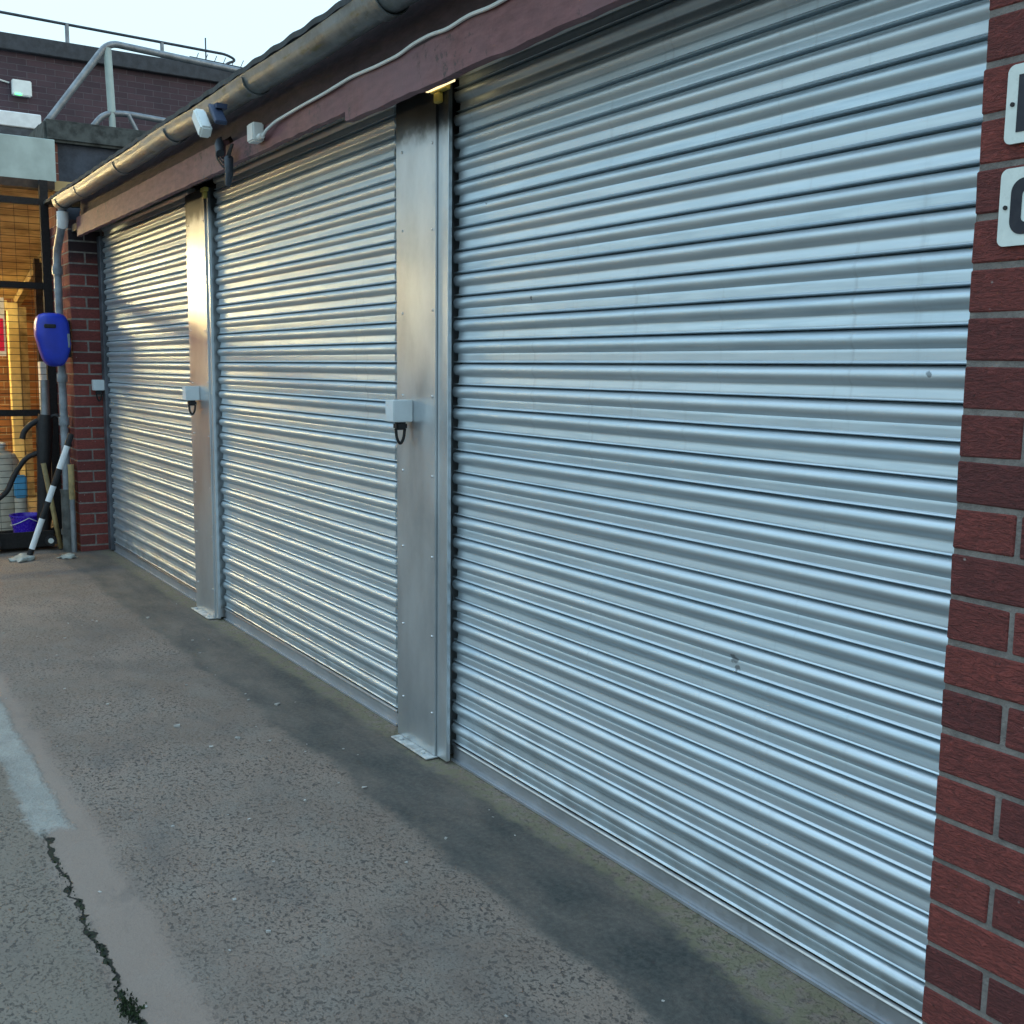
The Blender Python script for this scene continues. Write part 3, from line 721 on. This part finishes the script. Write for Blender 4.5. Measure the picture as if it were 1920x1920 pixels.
# planks and conduit behind the downpipe
t = thing('timber_plank', (-8.6, -.35, 0), 'narrow yellowish plank leaning behind the downpipe', 'plank')
MB().tube([(-8.62, -.33, .01), (-8.66, -.42, .66)], .022, 4).build('plank', 'old_wood', t)
t = thing('conduit', (-8.36, -.235, 0), 'short grey pipe standing between the downpipe and the brick pier', 'pipe')
MB().tube([(-8.47, -.262, .0), (-8.47, -.262, .40)], .020, 12).build('pipe', 'tube_galv', t, smooth=40)
MB().tube([(-8.47, -.262, .40), (-8.47, -.262, .66)], .022, 12).build('sleeve', 'old_wood', t, smooth=40)
# rags
def rag(x, y, s, label):
    bm2 = bmesh.new(); bmesh.ops.create_icosphere(bm2, subdivisions=3, radius=1); rn = random.Random(int(x*100))
    dirs = [(Vector((rn.uniform(-1, 1), rn.uniform(-1, 1), rn.uniform(-1, 1))).normalized(), rn.uniform(2, 6), rn.uniform(0, 6)) for _ in range(7)]
    for v in bm2.verts:
        c = v.co.normalized(); k = 1 + sum(.09*math.sin(d.dot(c)*fq*2 + p) for d, fq, p in dirs)
        v.co = Vector((c.x*s*k, c.y*s*1.1*k, max(0, c.z)*s*.42*k + .004))
    bmesh.ops.translate(bm2, verts=bm2.verts, vec=(x, y, 0)); f = MB(); f.merge(bm2); o = f.build('rag', 'rag_cloth', smooth=60); tag(o, label, 'rag')
rag(-8.28, -.66, .085, 'larger crumpled white rag on the ground at the foot of the striped pole')
rag(-8.22, -.36, .055, 'smaller white rag on the ground at the foot of the downpipe')

# moss tufts in the open joint
f = MB(); rn = random.Random(4)
for k in range(300):
    x = rn.gauss(-2.29, .035) if k < 230 else rn.uniform(-3.2, -2.1); y = -1.357 + rn.gauss(0, .010 if k < 230 else .005)
    h = rn.uniform(.003, .009); a = rn.uniform(0, 6.28); w_ = rn.uniform(.0015, .004); lean = Vector((rn.uniform(-.5, .5), rn.uniform(-.5, .5), 0))*h
    bm2 = f.bm; p = Vector((x, y, .0)); e = Vector((math.cos(a), math.sin(a), 0))*w_
    vs = [bm2.verts.new(p - e), bm2.verts.new(p + e), bm2.verts.new(p + e*.4 + lean + Vector((0, 0, h))), bm2.verts.new(p - e*.4 + lean + Vector((0, 0, h)))]
    bm2.faces.new(vs)
plain('moss_green', (.018, .034, .010), .9, 0, .4, 60)
tag(f.build('moss', 'moss_green'), 'dark green moss growing in the open joint of the concrete', 'moss', kind='stuff')

# pale chips of grit
f = MB(); rn = random.Random(11)
for k in range(90):
    x = rn.uniform(-6.5, -1.2); y = rn.uniform(-1.6, -.06); r_ = rn.uniform(.0015, .0042) if k > 8 else rn.uniform(.005, .008)
    f.box(x-r_*1.4, x+r_*1.4, y-r_, y+r_, .0005, r_*.9, jit=r_*.35, rot=Matrix.Rotation(rn.uniform(0, 3), 3, 'Z'))
plain('grit_stone', (.42, .40, .37), .9, 0, .2)
tag(f.build('grit', 'grit_stone'), 'pale grit chips scattered over the concrete', 'grit', kind='stuff')

# ------------------------------------------------------------------ buildings and rails beyond
t = thing('brick_building', (-18, 2, 0), 'dark brick flat-roofed building rising behind the yard', 'building')
MB().box(-20, -16.0, -8, 9, 0, 5.46).build('wall', 'far_brick', t)
MB().box(-20.1, -15.9, -8.1, 9.1, 5.461, 5.67, bev=.01).build('parapet', 'parapet_cap', t)
MB().box(-15.9, -15.0, -8, .80, 4.32, 4.50, bev=.01).build('canopy_edge', 'white_paint', t)
MB().box(-15.88, -15.02, -8, .78, 4.18, 4.315).build('canopy_soffit', 'dark_tube', t)
t = thing('alarm_box', (-15.95, .73, 4.98), 'small cream alarm box with green light on the dark brick building', 'alarm box')
MB().box(-15.99, -15.90, .62, .86, 4.90, 5.10, bev=.012, seg=2).build('case', 'white_plastic', t)
MB().box(-15.905, -15.893, .655, .73, 4.905, 4.925).build('light', 'green_led', t)
tag(MB().tube([(-15.98, -2, 5.16), (-15.98, .2, 5.13), (-15.98, .60, 5.06)], .012, 6).build('alarm_cable', 'white_plastic'), 'thin pale cable running to the alarm box', 'cable')
t = thing('roof_rail', (-16.5, 2, 5.67), 'thin dark safety rail along the dark brick building roof', 'railing')
MB().tube(path([(-16.5, -8, 6.14), (-16.5, .6, 6.08), (-16.5, 3.70, 6.03), (-16.5, 3.86, 5.97), (-16.5, 3.66, 5.88), (-16.5, 3.66, 5.67)], .1), .020, 8).build('rail', 'dark_tube', t, smooth=40)
for y, hh in ((-2.3, 6.09), (-.4, 6.08), (1.45, 6.07), (2.75, 6.04)): MB().tube([(-16.5, y, 5.67), (-16.5, y, hh)], .028, 8).build('upright', 'tube_galv', t, smooth=40)
t = thing('aerial', (-17, 3.4, 5.67), 'spiky television aerial above the dark building parapet', 'aerial')
MB().tube([(-17, 3.55, 5.6), (-17, 3.55, 6.36)], .012, 6).build('mast', 'dark_tube', t)
MB().tube([(-17, 3.3, 6.05), (-17, 4.9, 5.98)], .010, 6).build('boom', 'dark_tube', t)
for k in range(11): y = 3.4 + k*.14; MB().tube([(-17.12, y, 6.0 - .03), (-16.88, y, 6.05 + .04)], .006, 5).build('element', 'dark_tube', t)
# tubular guard rail on the roof in front
t = thing('guard_rail', (-11, .7, 3.5), 'grey tubular guard rail standing on the flat roof behind the gutter', 'railing')
X_ = -11.0
MB().tube(path([(X_, .02, 3.45), (X_, .68, 4.37), (X_, .76, 4.41), (X_, 2.4, 4.33), (X_, 3.4, 4.30)], .12), .032, 12).build('top_rail', 'tube_galv', t, smooth=40)
MB().tube([(X_, .70, 4.36), (X_, .72, 3.78)], .036, 12).build('upright', 'pale_panel', t, smooth=40)
MB().tube([(X_, .72, 3.78), (X_, .73, 3.3)], .030, 12).build('lower_upright', 'pale_panel', t, smooth=40)
MB().tube(path([(X_, .48, 3.55), (X_, .65, 3.765), (X_, .85, 3.785), (X_, 1.4, 3.76), (X_, 2.6, 3.73)], .12), .028, 12).build('mid_rail', 'tube_galv', t, smooth=40)
MB().tube(path([(X_+.05, .86, 3.77), (X_+.05, .96, 3.58), (X_+.05, 1.06, 3.42)], .05), .020, 10).build('brace', 'tube_galv', t, smooth=40)
t = thing('flat_roof', (-11.5, 1.5, 3.2), 'flat roofed block behind the garage carrying the guard rail', 'building')
MB().box(-14.5, -10.02, 1.25, 6, 0, 3.30).build('wall', 'dark_render', t)
MB().box(-14.6, -10.05, -.1, 6.1, 3.301, 3.40).build('roof', 'roof_felt', t)

# high floodlight out on the dark building
t = thing('floodlight', (-15.8, -2.6, 4.3), 'warm floodlight fixed high on the dark brick building', 'floodlight')
MB().box(-14.98, -14.90, -2.8, -2.4, 4.0, 4.3, bev=.01).build('housing', 'black_paint', t)
MB().box(-14.896, -14.885, -2.77, -2.43, 4.03, 4.27).build('lens', 'flood_glass', t)
